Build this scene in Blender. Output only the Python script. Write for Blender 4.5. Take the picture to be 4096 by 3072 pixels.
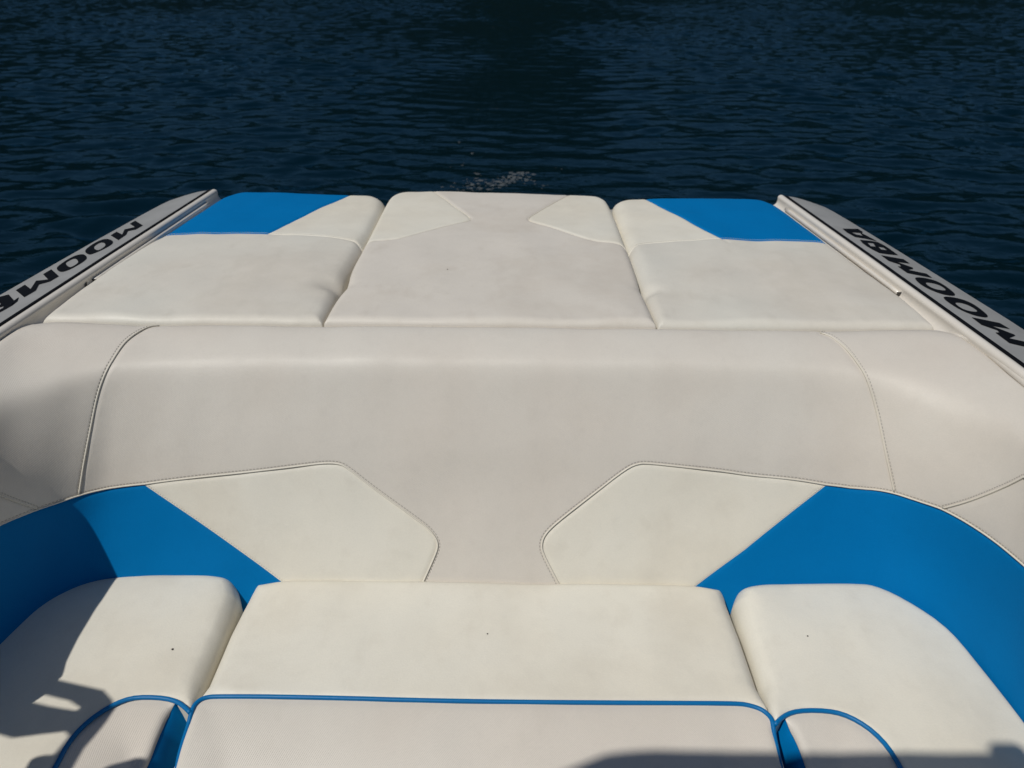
import bpy, bmesh, math
import numpy as np
from mathutils import Vector, Matrix
from mathutils.geometry import delaunay_2d_cdt
for o in list(bpy.data.objects): bpy.data.objects.remove(o)
sc = bpy.context.scene
rng = np.random.default_rng(7)

# ------------------------------------------------------------------ camera
F = 3077.0                                   # focal length in photo pixels (4096 wide)
PITCH, YAW, ROLL = 0.516218, -0.009169, 0.012534
CAM = np.array([0.0312, 0.0, 1.70])          # water is z = 0
def pix_dirs(px):
    px = np.atleast_2d(np.array(px, float))
    a = (px[:, 0]-2048)/F; b = (1536-px[:, 1])/F
    cr, sr = math.cos(ROLL), math.sin(ROLL); a, b = a*cr-b*sr, a*sr+b*cr
    cp, sp = math.cos(PITCH), math.sin(PITCH)
    y = cp+b*sp; z = -sp+b*cp
    cy, sy = math.cos(YAW), math.sin(YAW)
    return np.stack([a*cy-y*sy, a*sy+y*cy, z], 1)
def on_z(px, z):                             # where the pixel's ray meets a level of the boat
    d = pix_dirs(px); t = (z-CAM[2])/d[:, 2]
    return CAM+d*t[:, None]
FWD = pix_dirs([(2048, 1536)])[0]; RGT = pix_dirs([(2048+F, 1536)])[0]-FWD; UPV = pix_dirs([(2048, 1536-F)])[0]-FWD
def to_pix(P):
    q = P-CAM; w = q@FWD
    return np.stack([2048+F*(q@RGT)/w, 1536-F*(q@UPV)/w], -1)
cd = bpy.data.cameras.new('camera'); co = bpy.data.objects.new('camera', cd); sc.collection.objects.link(co)
co.matrix_world = Matrix([[RGT[i], UPV[i], -FWD[i], CAM[i]] for i in range(3)]+[[0, 0, 0, 1]])
cd.sensor_width = 36; cd.lens = 36*F/4096; cd.clip_start = 0.02; cd.clip_end = 12000
cd.dof.use_dof = True; cd.dof.focus_distance = 1.55; cd.dof.aperture_fstop = 5.6
sc.camera = co
# ------------------------------------------------------------------ sun and sky
KX, KY = 0.48, 0.44                          # sun: from the left and behind, per metre of height
SUN = Vector((-KX, -KY, 1.0)).normalized()
w = bpy.data.worlds.new('World'); sc.world = w; w.use_nodes = True
nt = w.node_tree; bg = nt.nodes['Background']; sk = nt.nodes.new('ShaderNodeTexSky')
sk.sky_type = 'NISHITA'; sk.sun_disc = False; sk.dust_density = 0.3; sk.ozone_density = 2.0; sk.air_density = 1.0
sk.sun_elevation = math.asin(SUN.z); sk.sun_rotation = math.atan2(SUN.x, SUN.y)
nt.links.new(sk.outputs[0], bg.inputs[0]); bg.inputs[1].default_value = 0.05
sd = bpy.data.lights.new('sun', 'SUN'); so = bpy.data.objects.new('sun', sd); sc.collection.objects.link(so)
sd.energy = 3.1; sd.angle = math.radians(0.53); sd.color = (1.0, 0.965, 0.905)
so.rotation_euler = SUN.to_track_quat('Z', 'Y').to_euler(); so.location = (0, 0, 20)
vs = sc.view_settings; vs.view_transform = 'Standard'; vs.look = 'None'; vs.exposure = -0.04; vs.gamma = 1; vs.use_curve_mapping = False
sc.render.engine = 'CYCLES'

# ------------------------------------------------------------------ materials
def new_mat(name):
    m = bpy.data.materials.new(name); m.use_nodes = True
    n = m.node_tree; return m, n, n.nodes['Principled BSDF'], n.links
def lin(c): return [*(x for x in c), 1.0]
def vinyl(name, col, rough=0.5, stain=0.10, twill=0.0, warm=(1.0, 0.95, 0.88), spec=0.35, crease=0.25):
    m, n, b, L = new_mat(name); N = n.nodes.new
    tc = N('ShaderNodeTexCoord')
    def noise(scale, detail, rough_=0.55, src='Object', sx=(1, 1, 1)):
        mp = N('ShaderNodeMapping'); mp.inputs['Scale'].default_value = sx; L.new(tc.outputs[src], mp.inputs[0])
        t = N('ShaderNodeTexNoise'); t.inputs['Scale'].default_value = scale; t.inputs['Detail'].default_value = detail
        t.inputs['Roughness'].default_value = rough_; L.new(mp.outputs[0], t.inputs['Vector']); return t
    def ramp(src, a, bb):
        r = N('ShaderNodeMapRange'); r.inputs[1].default_value = a; r.inputs[2].default_value = bb; L.new(src, r.inputs[0]); return r.outputs[0]
    def mix(fac, a, bcol, typ='MIX'):
        x = N('ShaderNodeMix'); x.data_type = 'RGBA'; x.blend_type = typ
        if hasattr(fac, 'links'): L.new(fac, x.inputs[0])
        else: x.inputs[0].default_value = fac
        for s, v in ((6, a), (7, bcol)):
            if hasattr(v, 'links'): L.new(v, x.inputs[s])
            else: x.inputs[s].default_value = v
        return x.outputs[2]
    def mul(a, k):
        q = N('ShaderNodeMath'); q.operation = 'MULTIPLY'; L.new(a, q.inputs[0]); q.inputs[1].default_value = k; return q.outputs[0]
    n1 = noise(4.5, 6, .62); n2 = noise(17, 5, .6, sx=(1, .55, 1)); n3 = noise(2.2, 2); n4 = noise(260, 2)
    dirt = (col[0]*.80, col[1]*.77, col[2]*.74, 1); w_ = (min(col[0]*warm[0], 1), col[1]*warm[1], col[2]*warm[2], 1)
    c = mix(mul(ramp(n3.outputs[0], .35, .65), .55 if stain else .1), lin(col), w_)
    if stain:
        c = mix(mul(ramp(n1.outputs[0], .48, .74), stain*6), c, dirt)
        c = mix(mul(ramp(n2.outputs[0], .56, .80), stain*4.6), c, dirt)
    g1 = noise(330, 2, .6); g2 = noise(38, 4, .65)
    c = mix(mul(ramp(g1.outputs[0], .30, .70), .16), c, (col[0]*.72, col[1]*.72, col[2]*.72, 1))
    c = mix(mul(ramp(g2.outputs[0], .50, .82), .16), c, (col[0]*.74, col[1]*.74, col[2]*.74, 1))
    L.new(c, b.inputs['Base Color'])
    rr = N('ShaderNodeMapRange'); L.new(n1.outputs[0], rr.inputs[0]); rr.inputs[1].default_value = .3; rr.inputs[2].default_value = .7
    rr.inputs[3].default_value = rough-.06; rr.inputs[4].default_value = rough+.10; L.new(rr.outputs[0], b.inputs['Roughness'])
    b.inputs['Specular IOR Level'].default_value = spec
    bp = N('ShaderNodeBump'); bp.inputs['Distance'].default_value = .002; bp.inputs['Strength'].default_value = crease
    L.new(n2.outputs[0], bp.inputs['Height'])
    b2 = N('ShaderNodeBump'); b2.inputs['Distance'].default_value = .0004; b2.inputs['Strength'].default_value = .5
    L.new(n4.outputs[0], b2.inputs['Height']); L.new(bp.outputs[0], b2.inputs['Normal']); last = b2.outputs[0]
    if twill:
        mp = N('ShaderNodeMapping'); L.new(tc.outputs['UV'], mp.inputs[0]); mp.inputs['Rotation'].default_value = (0, 0, math.radians(-38))
        wv = N('ShaderNodeTexWave'); wv.inputs['Scale'].default_value = 1/.0040/3.1416*1.57; wv.inputs['Distortion'].default_value = .0
        L.new(mp.outputs[0], wv.inputs['Vector'])
        b3 = N('ShaderNodeBump'); b3.inputs['Distance'].default_value = .0010; b3.inputs['Strength'].default_value = twill
        L.new(wv.outputs[1], b3.inputs['Height']); L.new(last, b3.inputs['Normal']); last = b3.outputs[0]
    L.new(last, b.inputs['Normal'])
    return m
WHITE = (.718, .69, .602); GREY = (.65, .626, .553); TW = (.64, .602, .536); BLUE = (.0001, .150, .400)
M_white = vinyl('white_vinyl', WHITE, .48, .085)
M_grey = vinyl('warm_grey_vinyl', GREY, .5, .10, warm=(1.02, .955, .93))
M_grey_warm = vinyl('pinkish_grey_vinyl', (.655, .61, .54), .5, .10, warm=(1.0, 1.0, .99))
M_twill = vinyl('grey_twill_vinyl', TW, .46, .045, twill=.22, warm=(1.01, .965, .94), spec=.35, crease=.12)
M_blue = vinyl('blue_vinyl', BLUE, .55, 0, warm=(1, .93, .93), spec=.05, crease=.3)
M_pipe = vinyl('blue_piping', (.0006, .14, .37), .36, 0, spec=.25)
M_bead = vinyl('white_welt', (.70, .665, .58), .5, .03)
def plain(name, col, rough=.5, metal=0, spec=.5, coat=0, vary=.08, scale=9, bump=0):
    m, n, b, L = new_mat(name); N = n.nodes.new
    tc = N('ShaderNodeTexCoord'); t = N('ShaderNodeTexNoise'); t.inputs['Scale'].default_value = scale; t.inputs['Detail'].default_value = 6
    L.new(tc.outputs['Object'], t.inputs['Vector'])
    x = N('ShaderNodeMix'); x.data_type = 'RGBA'; L.new(t.outputs[0], x.inputs[0])
    x.inputs[6].default_value = lin([c*(1-vary*2) for c in col]); x.inputs[7].default_value = lin([min(1, c*(1+vary)) for c in col])
    L.new(x.outputs[2], b.inputs['Base Color'])
    b.inputs['Roughness'].default_value = rough; b.inputs['Metallic'].default_value = metal; b.inputs['Specular IOR Level'].default_value = spec
    b.inputs['Coat Weight'].default_value = coat; b.inputs['Coat Roughness'].default_value = .12
    if bump:
        bp = N('ShaderNodeBump'); bp.inputs['Distance'].default_value = .001; bp.inputs['Strength'].default_value = bump
        L.new(t.outputs[0], bp.inputs['Height']); L.new(bp.outputs[0], b.inputs['Normal'])
    return m
M_gel = plain('white_gelcoat', (.70, .655, .585), .3, coat=.3, vary=.05)
M_silver = plain('silver_decal', (.36, .36, .35), .42, metal=.1, vary=.12, scale=14)
M_black = plain('black_decal', (.004, .0045, .006), .6, vary=.2, spec=.12)
M_hull = plain('hull_gelcoat', (.65, .64, .62), .2, coat=.5)
M_floor = plain('floor_carpet', (.22, .21, .20), .95, vary=.2, scale=60)
M_thread = plain('grey_thread', (.36, .34, .30), .8)
M_bthread = plain('pale_blue_thread', (.10, .32, .55), .7)
M_crumb = plain('dirt', (.03, .025, .02), .9)
M_metal = plain('black_powder_coat', (.02, .02, .022), .4)
M_canvas = plain('black_canvas', (.015, .016, .018), .9)
M_dark = plain('dark_gap', (.05, .045, .04), .8)

# ------------------------------------------------------------------ building helpers
def link(o, parent=None):
    sc.collection.objects.link(o)
    if parent is not None:
        o.parent = parent
    return o
def thing(name, label, cat, loc, group=None):
    o = bpy.data.objects.new(name, None); sc.collection.objects.link(o); o.location = loc; o.empty_display_size = .1
    o['label'] = label; o['category'] = cat
    if group: o['group'] = group
    return o
def origin_of(p):
    q = Vector((0, 0, 0))
    while p is not None:
        q += p.location; p = p.parent
    return q
def mesh(name, V, Fc, mat, parent=None, uv=None, smooth=True):
    off = np.array(origin_of(parent))
    V = np.asarray(V, float)-off
    me = bpy.data.meshes.new(name)
    me.from_pydata(V.tolist(), [], [tuple(int(i) for i in f) for f in Fc])
    if uv is not None:
        ul = me.uv_layers.new(name='UV'); idx = np.zeros(len(me.loops), int); me.loops.foreach_get('vertex_index', idx)
        ul.data.foreach_set('uv', np.asarray(uv, float)[idx].ravel())
    me.polygons.foreach_set('use_smooth', [smooth]*len(me.polygons)); me.materials.append(mat); me.update()
    o = bpy.data.objects.new(name, me); return link(o, parent)
def resample(P, step, closed=False):
    P = np.asarray(P, float)
    if closed: P = np.vstack([P, P[:1]])
    out = [P[:1]]
    for a, b in zip(P[:-1], P[1:]):
        k = max(1, int(round(np.linalg.norm(b-a)/step))); t = np.arange(1, k+1)[:, None]/k; out.append(a+(b-a)*t)
    R = np.vstack(out); return R[:-1] if closed else R
def chaikin(P, n=2, closed=False):
    P = np.asarray(P, float)
    for _ in range(n):
        A = P; B = np.roll(P, -1, 0) if closed else None
        if closed: P = np.stack([.75*A+.25*B, .25*A+.75*B], 1).reshape(-1, P.shape[1])
        else:
            q = np.stack([.75*A[:-1]+.25*A[1:], .25*A[:-1]+.75*A[1:]], 1).reshape(-1, P.shape[1]); P = np.vstack([A[:1], q[1:-1], A[-1:]])
    return P
def seg_dist(P, Q, closed=False):
    """distance of points P to polyline Q"""
    Q = np.asarray(Q, float)
    if closed: Q = np.vstack([Q, Q[:1]])
    A, B = Q[:-1], Q[1:]; D = B-A; l2 = (D**2).sum(1)+1e-18
    out = np.empty(len(P))
    for i in range(0, len(P), 2000):
        p = P[i:i+2000]; t = np.clip(((p[:, None]-A)*D).sum(2)/l2, 0, 1)
        out[i:i+2000] = np.sqrt((((A+t[..., None]*D)-p[:, None])**2).sum(2).min(1))
    return out
def inside(P, poly):
    x, y = P[:, 0], P[:, 1]; r = np.zeros(len(P), bool); a = poly; b = np.roll(poly, -1, 0)
    for (x0, y0), (x1, y1) in zip(a, b):
        if y0 == y1: continue
        c = ((y0 > y) != (y1 > y)) & (x < (x1-x0)*(y-y0)/(y1-y0)+x0); r ^= c
    return r
def tri_region(poly, step, rings=(), bstep=None, holes=()):
    """triangulate a polygon: boundary, rings just inside it, and a grid of inner points"""
    poly = resample(poly, bstep or step, True); loops = [poly]+[resample(h, bstep or step, True) for h in holes]
    lo, hi = poly.min(0), poly.max(0)
    gx, gy = np.meshgrid(np.arange(lo[0], hi[0], step), np.arange(lo[1], hi[1], step*.866)); gx = gx+(np.arange(gx.shape[0]) % 2)[:, None]*step*.5
    G = np.stack([gx.ravel(), gy.ravel()], 1); G = G[inside(G, poly)]
    for h in loops[1:]: G = G[~inside(G, h)]
    mx = max(rings) if len(rings) else 0
    if len(G):
        d = seg_dist(G, poly, True)
        for h in loops[1:]: d = np.minimum(d, seg_dist(G, h, True))
        G = G[d > mx+step*.4]
    pts = [G]
    if len(rings):
        nx = np.roll(poly, -1, 0)-np.roll(poly, 1, 0); area = (poly[:, 0]*np.roll(poly[:, 1], -1)-np.roll(poly[:, 0], -1)*poly[:, 1]).sum()
        nn = np.stack([-nx[:, 1], nx[:, 0]], 1)*np.sign(area); nn /= np.linalg.norm(nn, axis=1)[:, None]+1e-12
        for r in rings:
            R = poly+nn*r; R = R[inside(R, poly)]
            if len(R): R = R[seg_dist(R, poly, True) > r*.93]; pts.append(R)
    vs_, es, k = [], [], 0
    for l in loops:
        es += [(k+i, k+(i+1) % len(l)) for i in range(len(l))]; k += len(l); vs_.append(l)
    V = np.vstack(vs_+[p for p in pts if len(p)])
    o = delaunay_2d_cdt([Vector((float(a), float(b))) for a, b in V], es, [], 1 if not holes else 0, 1e-7)
    V2 = np.array([(v.x, v.y) for v in o[0]]); T = np.array([f for f in o[2] if len(f) == 3])
    c = V2[T].mean(1); keep = inside(c, poly)
    for h in loops[1:]: keep &= ~inside(c, h)
    T = T[keep]
    e1 = V2[T[:, 1]]-V2[T[:, 0]]; e2 = V2[T[:, 2]]-V2[T[:, 0]]; ar = e1[:, 0]*e2[:, 1]-e1[:, 1]*e2[:, 0]
    T[ar < 0] = T[ar < 0][:, ::-1]
    return V2, T
def tube(name, P, r, mat, parent, n=8, up=None, cap=True, flat=1.0):
    P = np.asarray(P, float); N = len(P); T = np.gradient(P, axis=0); T /= np.linalg.norm(T, axis=1)[:, None]+1e-12
    up = np.array([0, 0, 1.0]) if up is None else np.asarray(up, float); U = np.broadcast_to(up, P.shape)
    S = np.cross(T, U); S /= np.linalg.norm(S, axis=1)[:, None]+1e-9; U2 = np.cross(S, T)
    r = np.broadcast_to(r, (N,)); V = []; Fc = []
    for k in range(n):
        a = 2*math.pi*k/n; V.append(P+(S*math.cos(a)+U2*math.sin(a)*flat)*r[:, None])
    V = np.stack(V, 1).reshape(-1, 3)
    for i in range(N-1):
        for k in range(n): Fc.append((i*n+k, i*n+(k+1) % n, (i+1)*n+(k+1) % n, (i+1)*n+k))
    if cap: Fc += [tuple(range(n))[::-1], tuple(range((N-1)*n, N*n))]
    return mesh(name, V, Fc, mat, parent)
def sweep(name, path, prof, side, mat, parent, closed_prof=False, lim=None):
    """prof: list of (outboard, up) offsets; path Nx3 along Y; side = +-1"""
    path = np.asarray(path, float); V = []; n = len(prof); Fc = []
    for p in path: V += [(p[0]+side*max(a, lim(p[1]) if lim else -9), p[1], p[2]+b) for a, b in prof]
    for i in range(len(path)-1):
        for k in range(n-1+(1 if closed_prof else 0)):
            q = (i*n+k, i*n+(k+1) % n, (i+1)*n+(k+1) % n, (i+1)*n+k); Fc.append(q if side > 0 else q[::-1])
    for q in (list(range(n)), list(range((len(path)-1)*n, len(path)*n))): Fc.append(tuple(q))
    return mesh(name, V, Fc, mat, parent, smooth=True)
def autosmooth(o, deg=35):
    me = o.data; bm = bmesh.new(); bm.from_mesh(me); bmesh.ops.recalc_face_normals(bm, faces=bm.faces)
    for e in bm.edges:
        e.smooth = not (len(e.link_faces) == 2 and e.calc_face_angle(0) > math.radians(deg))
    bm.to_mesh(me); bm.free()
def box(name, lo, hi, mat, parent, bev=0.0):
    x0, y0, z0 = lo; x1, y1, z1 = hi
    bm = bmesh.new(); bmesh.ops.create_cube(bm, size=1); off = origin_of(parent)
    for v in bm.verts: v.co = Vector(((x0+x1)/2+v.co.x*(x1-x0), (y0+y1)/2+v.co.y*(y1-y0), (z0+z1)/2+v.co.z*(z1-z0)))-off
    if bev: bmesh.ops.bevel(bm, geom=bm.edges[:], offset=bev, segments=3, affect='EDGES', profile=.5)
    me = bpy.data.meshes.new(name); bm.to_mesh(me); bm.free(); me.materials.append(mat)
    return link(bpy.data.objects.new(name, me), parent)
# smooth value noise for soft unevenness of foam padding
_ph = rng.uniform(0, 6.28, (24, 2)); _k = rng.normal(0, 1, (24, 2)); _k /= np.linalg.norm(_k, axis=1)[:, None]; _wl = rng.uniform(.06, .30, 24)
def lumps(P, amp=.001):
    q = (P[:, None, :2]*_k*(6.283/_wl)[:, None]).sum(2)+_ph[:, 0]
    return amp*(np.sin(q)*(_wl/.3)).sum(1)/3.0
ZC = CAM[2]
Z_SEAT, Z_PAD = ZC-1.2, ZC-.745

# ------------------------------------------------------------------ water
def build_water():
    def axis(lo, hi, step, far, grow=1.16):
        core = np.arange(lo, hi+1e-6, step); up = []; x = core[-1]; d = step
        while x < far: d *= grow; x += d; up.append(x)
        dn = []; x = core[0]; d = step
        while x > -far: d *= grow; x -= d; dn.append(x)
        return np.concatenate([dn[::-1], core, up])
    X = axis(-23, 26, .07, 4000); Y = axis(2.2, 38, .055, 5000)
    gx, gy = np.meshgrid(X, Y)
    r = np.random.default_rng(3); n = 150
    wl = np.exp(r.uniform(math.log(.15), math.log(.68), n)); ang = r.normal(0, .33, n)+np.where(r.random(n) < .25, r.normal(0, .9, n), 0)
    ph = r.uniform(0, 6.283, n); amp = .00160*(wl/.5)**.8*np.where(wl > .65, .7, 1.0)*r.uniform(.5, 1.4, n)
    wx = gx+.25*np.sin(gy*.9+1.3)+.35*np.sin(gx*.37+gy*.21); wy = gy+.18*np.sin(gx*1.1+.6)+.30*np.sin(gx*.33-gy*.4+2)
    fade = np.clip(1.25-np.hypot(gx, gy)/70, 0, 1)
    half = .75+.035*np.clip(gy, 0, 200)+.15*np.sin(gy*1.3); cx = -.05+.018*gy
    lane = 1/(1+np.exp((np.abs(gx-cx+.22*np.sin(gy*.8+.6*np.sin(gx*2.1)))-half)/(.30+.02*np.clip(gy, 0, 60))))*np.clip((60-gy)/20, 0, 1)
    patch = .55+.85*(.5+.5*np.sin(gx*.55+1.1*np.sin(gy*.23)+.7)*np.sin(gy*.41+.8*np.sin(gx*.31)))
    h = np.zeros_like(gx)
    for a, l, p_, am in zip(ang, wl, ph, amp):
        k = 6.283/l; h += am*np.sin(k*(wx*math.sin(a)+wy*math.cos(a))+p_)
    h *= fade*patch*(1-.80*lane)
    # ripples that fan out from the two sides of the wake
    for s in (-1, 1):
        q = (gy-2.5)*.93-s*(gx-cx)*.37; e = np.clip((s*(gx-cx)-half*.8)/.5, 0, 1)*np.exp(-np.clip(s*(gx-cx)-half, 0, 99)/1.6)
        h += .0085*np.sin(q*6.283/.50+.5*np.sin(gx*2+gy))*e*fade*np.clip((26-gy)/14, 0, 1)
    global water_h
    def water_h(x, y):
        i = np.clip(np.searchsorted(X, x), 0, len(X)-1); j = np.clip(np.searchsorted(Y, y), 0, len(Y)-1); return h[j, i]
    V = np.stack([gx, gy, h], -1).reshape(-1, 3); nx, ny = len(X), len(Y)
    i, j = np.meshgrid(np.arange(nx-1), np.arange(ny-1)); a = (j*nx+i).ravel()
    Fq = np.stack([a, a+1, a+nx+1, a+nx], 1)
    me = bpy.data.meshes.new('water'); me.vertices.add(len(V)); me.vertices.foreach_set('co', V.ravel())
    me.loops.add(Fq.size); me.loops.foreach_set('vertex_index', Fq.ravel().astype(np.int32))
    me.polygons.add(len(Fq)); me.polygons.foreach_set('loop_start', np.arange(0, Fq.size, 4, dtype=np.int32)); me.polygons.foreach_set('loop_total', np.full(len(Fq), 4, dtype=np.int32))
    me.polygons.foreach_set('use_smooth', np.ones(len(Fq), bool)); me.update(); me.validate()
    m, nn, b, L = new_mat('lake_water'); N = nn.nodes.new
    nn.nodes.remove(b); df = N('ShaderNodeBsdfDiffuse'); df.inputs[0].default_value = (.0001, .0062, .0105, 1)
    gl = N('ShaderNodeBsdfGlossy'); gl.inputs[0].default_value = (.50, .78, .90, 1); gl.inputs['Roughness'].default_value = .07
    fr = N('ShaderNodeFresnel'); fr.inputs[0].default_value = 1.34; mx = N('ShaderNodeMixShader')
    L.new(fr.outputs[0], mx.inputs[0]); L.new(df.outputs[0], mx.inputs[1]); L.new(gl.outputs[0], mx.inputs[2]); L.new(mx.outputs[0], nn.nodes['Material Output'].inputs[0])
    tc = N('ShaderNodeTexCoord'); mp = N('ShaderNodeMapping'); mp.inputs['Scale'].default_value = (.55, 1, 1); L.new(tc.outputs['Object'], mp.inputs[0])
    t = N('ShaderNodeTexNoise'); t.inputs['Scale'].default_value = 13; t.inputs['Detail'].default_value = 3; t.inputs['Roughness'].default_value = .5; L.new(mp.outputs[0], t.inputs['Vector'])
    bp = N('ShaderNodeBump'); bp.inputs['Distance'].default_value = .012; bp.inputs['Strength'].default_value = .55; L.new(t.outputs[0], bp.inputs['Height'])
    for q in (gl, fr): L.new(bp.outputs[0], q.inputs['Normal'])
    me.materials.append(m); o = bpy.data.objects.new('water', me); o['kind'] = 'structure'; link(o)
build_water()

def build_hills():
    az = np.radians(np.linspace(-115, 115, 260)); rows = []; r = np.random.default_rng(5); ph = r.uniform(0, 6.28, 14); fr = np.array([1.3, 2.1, 3.7, 5, 7, 9, 13, 17, 23, 31, 41, 53, 71, 97])
    prof = 100+sum(20/f**.8*np.sin(az*f+p) for f, p in zip(fr, ph))
    for t in np.linspace(0, 1, 24):
        rad = 170+130*t; h = prof*np.sin(t*math.pi/2)**1.2-1.5+3.2*np.sin(az*310+t*37)*np.sin(t*61+az*90)*(t > 0)
        rows.append(np.stack([np.sin(az)*rad, np.cos(az)*rad, h], 1))
    G = np.array(rows); i, j = np.meshgrid(np.arange(23), np.arange(259), indexing='ij'); a = (i*260+j).ravel()
    o = mesh('hills', G.reshape(-1, 3), np.stack([a, a+1, a+261, a+260], 1), plain('forest', (.005, .010, .009), .95, vary=.35, scale=.06, spec=.1)); o['kind'] = 'structure'
build_hills()

# ------------------------------------------------------------------ boat hull, side decks and rails
boat = thing('motorboat', 'white motorboat hull with silver side decks lettered in black at the stern', 'boat', (0, .5, 0))
def interp(y, ys, xs): return np.interp(y, ys, xs)
def edge_in(y):      # inner edge of the silver side deck: x and z
    return interp(y, [-1.5, .3, 1.37, 2.0, 2.65], [1.15, 1.115, 1.085, 1.050, 1.004]), ZC-interp(y, [-1.5, .3, 1.4, 2.0, 2.65], [.70, .715, .729, .738, .745])
def edge_out(y):
    x = interp(y, [-1.5, .3, 1.63, 1.92, 2.17, 2.44, 2.55, 2.60, 2.64, 2.67, 2.69], [1.27, 1.265, 1.243, 1.211, 1.183, 1.149, 1.133, 1.122, 1.104, 1.082, 1.03])
    return x, ZC-.765+interp(y, [-1.5, 1.5], [.03, 0])
NA = 7
def deck_grid(side):
    ys = np.concatenate([np.linspace(-1.5, 2.4, 60), np.linspace(2.42, 2.685, 26)]); rows = []
    for y in ys:
        yi = min(y, 2.655); xi, zi = edge_in(yi); xo, zo = edge_out(y); a = np.linspace(0, 1, NA)
        rows.append(np.stack([side*(xi+(xo-xi)*a), yi+(y-yi)*a, zi+(zo-zi)*a+.010*4*a*(1-a)*.35], 1))
    return np.array(rows), ys
def grid_mesh(name, G, mat, parent, flip=False):
    r, c = G.shape[:2]; i, j = np.meshgrid(np.arange(r-1), np.arange(c-1), indexing='ij'); a = (i*c+j).ravel(); Fq = np.stack([a, a+1, a+c+1, a+c], 1)
    if flip: Fq = Fq[:, ::-1]
    return mesh(name, G.reshape(-1, 3), Fq, mat, parent)
def ray_tri(px, V, T):
    """first hit of each pixel's ray with a triangle soup"""
    D = pix_dirs(px); out = []; A = V[T[:, 0]]; E1 = V[T[:, 1]]-A; E2 = V[T[:, 2]]-A
    for d in D:
        pv = np.cross(d, E2); det = (E1*pv).sum(1); det = np.where(abs(det) < 1e-14, 1e-14, det)
        tv = CAM-A; u = (tv*pv).sum(1)/det; qv = np.cross(tv, E1); v = (qv@d)/det; t = (E2*qv).sum(1)/det
        ok = (u >= -1e-6) & (v >= -1e-6) & (u+v <= 1+1e-6) & (t > 0); out.append(CAM+d*t[ok].min() if ok.any() else None)
    return out
LM = lambda pts, s, ox, oy: [(ox+x/s, oy+y/s) for x, y in pts]
LEFT = lambda pts: LM(pts, 3.456, 0, 850)
RIGHT = lambda pts: LM(pts, 2.885, 3330, 850)
letters_left = [
 ('M', [(1870,117),(1975,182),(1872,240),(1768,260),(1745,310),(1635,385),(1530,320),(1612,270),(1690,308),(1722,238),(1865,205),(1795,160)], [], 0),
 ('O', [(1567,410),(1545,445),(1470,490),(1370,540),(1290,572),(1240,587),(1190,568),(1175,537),(1200,500),(1290,435),(1400,380),(1480,367),(1540,383)], [[(1440,420),(1465,455),(1430,490),(1365,528),(1320,520),(1293,487),(1320,455),(1385,417)]], 1),
 ('O', [(1130,578),(1180,592),(1205,628),(1180,665),(1080,730),(960,795),(860,828),(805,815),(780,775),(810,740),(900,675),(1020,605)], [[(1050,640),(1088,685),(1065,715),(985,762),(945,755),(903,712),(920,690),(1000,645)]], 1),
 ('M', [(710,790),(815,885),(690,957),(537,1000),(495,1082),(335,1175),(220,1080),(345,1003),(425,1062),(500,948),(665,930),(597,858)], [], 0),
 ('B', [(120,1138),(195,1222),(262,1175),(240,1232),(170,1288),(20,1372),(-120,1440),(-190,1448),(-235,1415),(-230,1375),(-290,1380),(-330,1345),(-300,1300),(-180,1235),(-60,1185)], [[(60,1298),(40,1325),(-90,1395),(-125,1375),(-60,1330)], [(15,1255),(5,1280),(-130,1345),(-190,1330),(-120,1280)]], 0),
 ('A', [(-350,1395),(-420,1420),(-400,1470),(-560,1560),(-760,1680),(-640,1540),(-520,1450)], [[(-470,1450),(-460,1480),(-560,1530),(-540,1490)]], 0)]
letters_right = [
 ('A', [(115,190),(295,193),(350,228),(335,240),(515,335),(400,308),(260,285),(170,235)], [[(215,230),(318,238),(350,272),(275,258)]], 0),
 ('B', [(315,318),(430,330),(520,345),(600,385),(660,425),(755,495),(640,485),(540,470),(470,435),(400,395),(345,355)], [[(402,352),(470,358),(498,398),(440,392)], [(525,397),(590,408),(632,440),(560,430)]], 0),
 ('M', [(560,497),(820,543),(890,592),(738,572),(925,640),(930,655),(868,665),(1085,710),(1148,757),(865,702),(752,624),(790,628),(775,603),(650,562)], [], 0),
 ('O', [(945,748),(1080,760),(1220,800),(1330,870),(1445,970),(1290,955),(1150,905),(1040,850),(965,790)], [[(1055,808),(1150,815),(1250,845),(1325,905),(1230,900),(1130,870)]], 1),
 ('O', [(1275,970),(1420,985),(1570,1030),(1700,1110),(1825,1222),(1660,1200),(1500,1140),(1380,1070),(1290,1005)], [[(1395,1040),(1490,1045),(1600,1085),(1690,1150),(1600,1148),(1490,1115)]], 1),
 ('M', [(1605,1213),(1930,1280),(2045,1348),(1830,1310),(2090,1410),(2110,1425),(2035,1455),(2230,1498),(2350,1575),(2210,1550),(2040,1510),(1880,1390),(1925,1388),(1900,1362),(1720,1300)], [], 0)]
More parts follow.
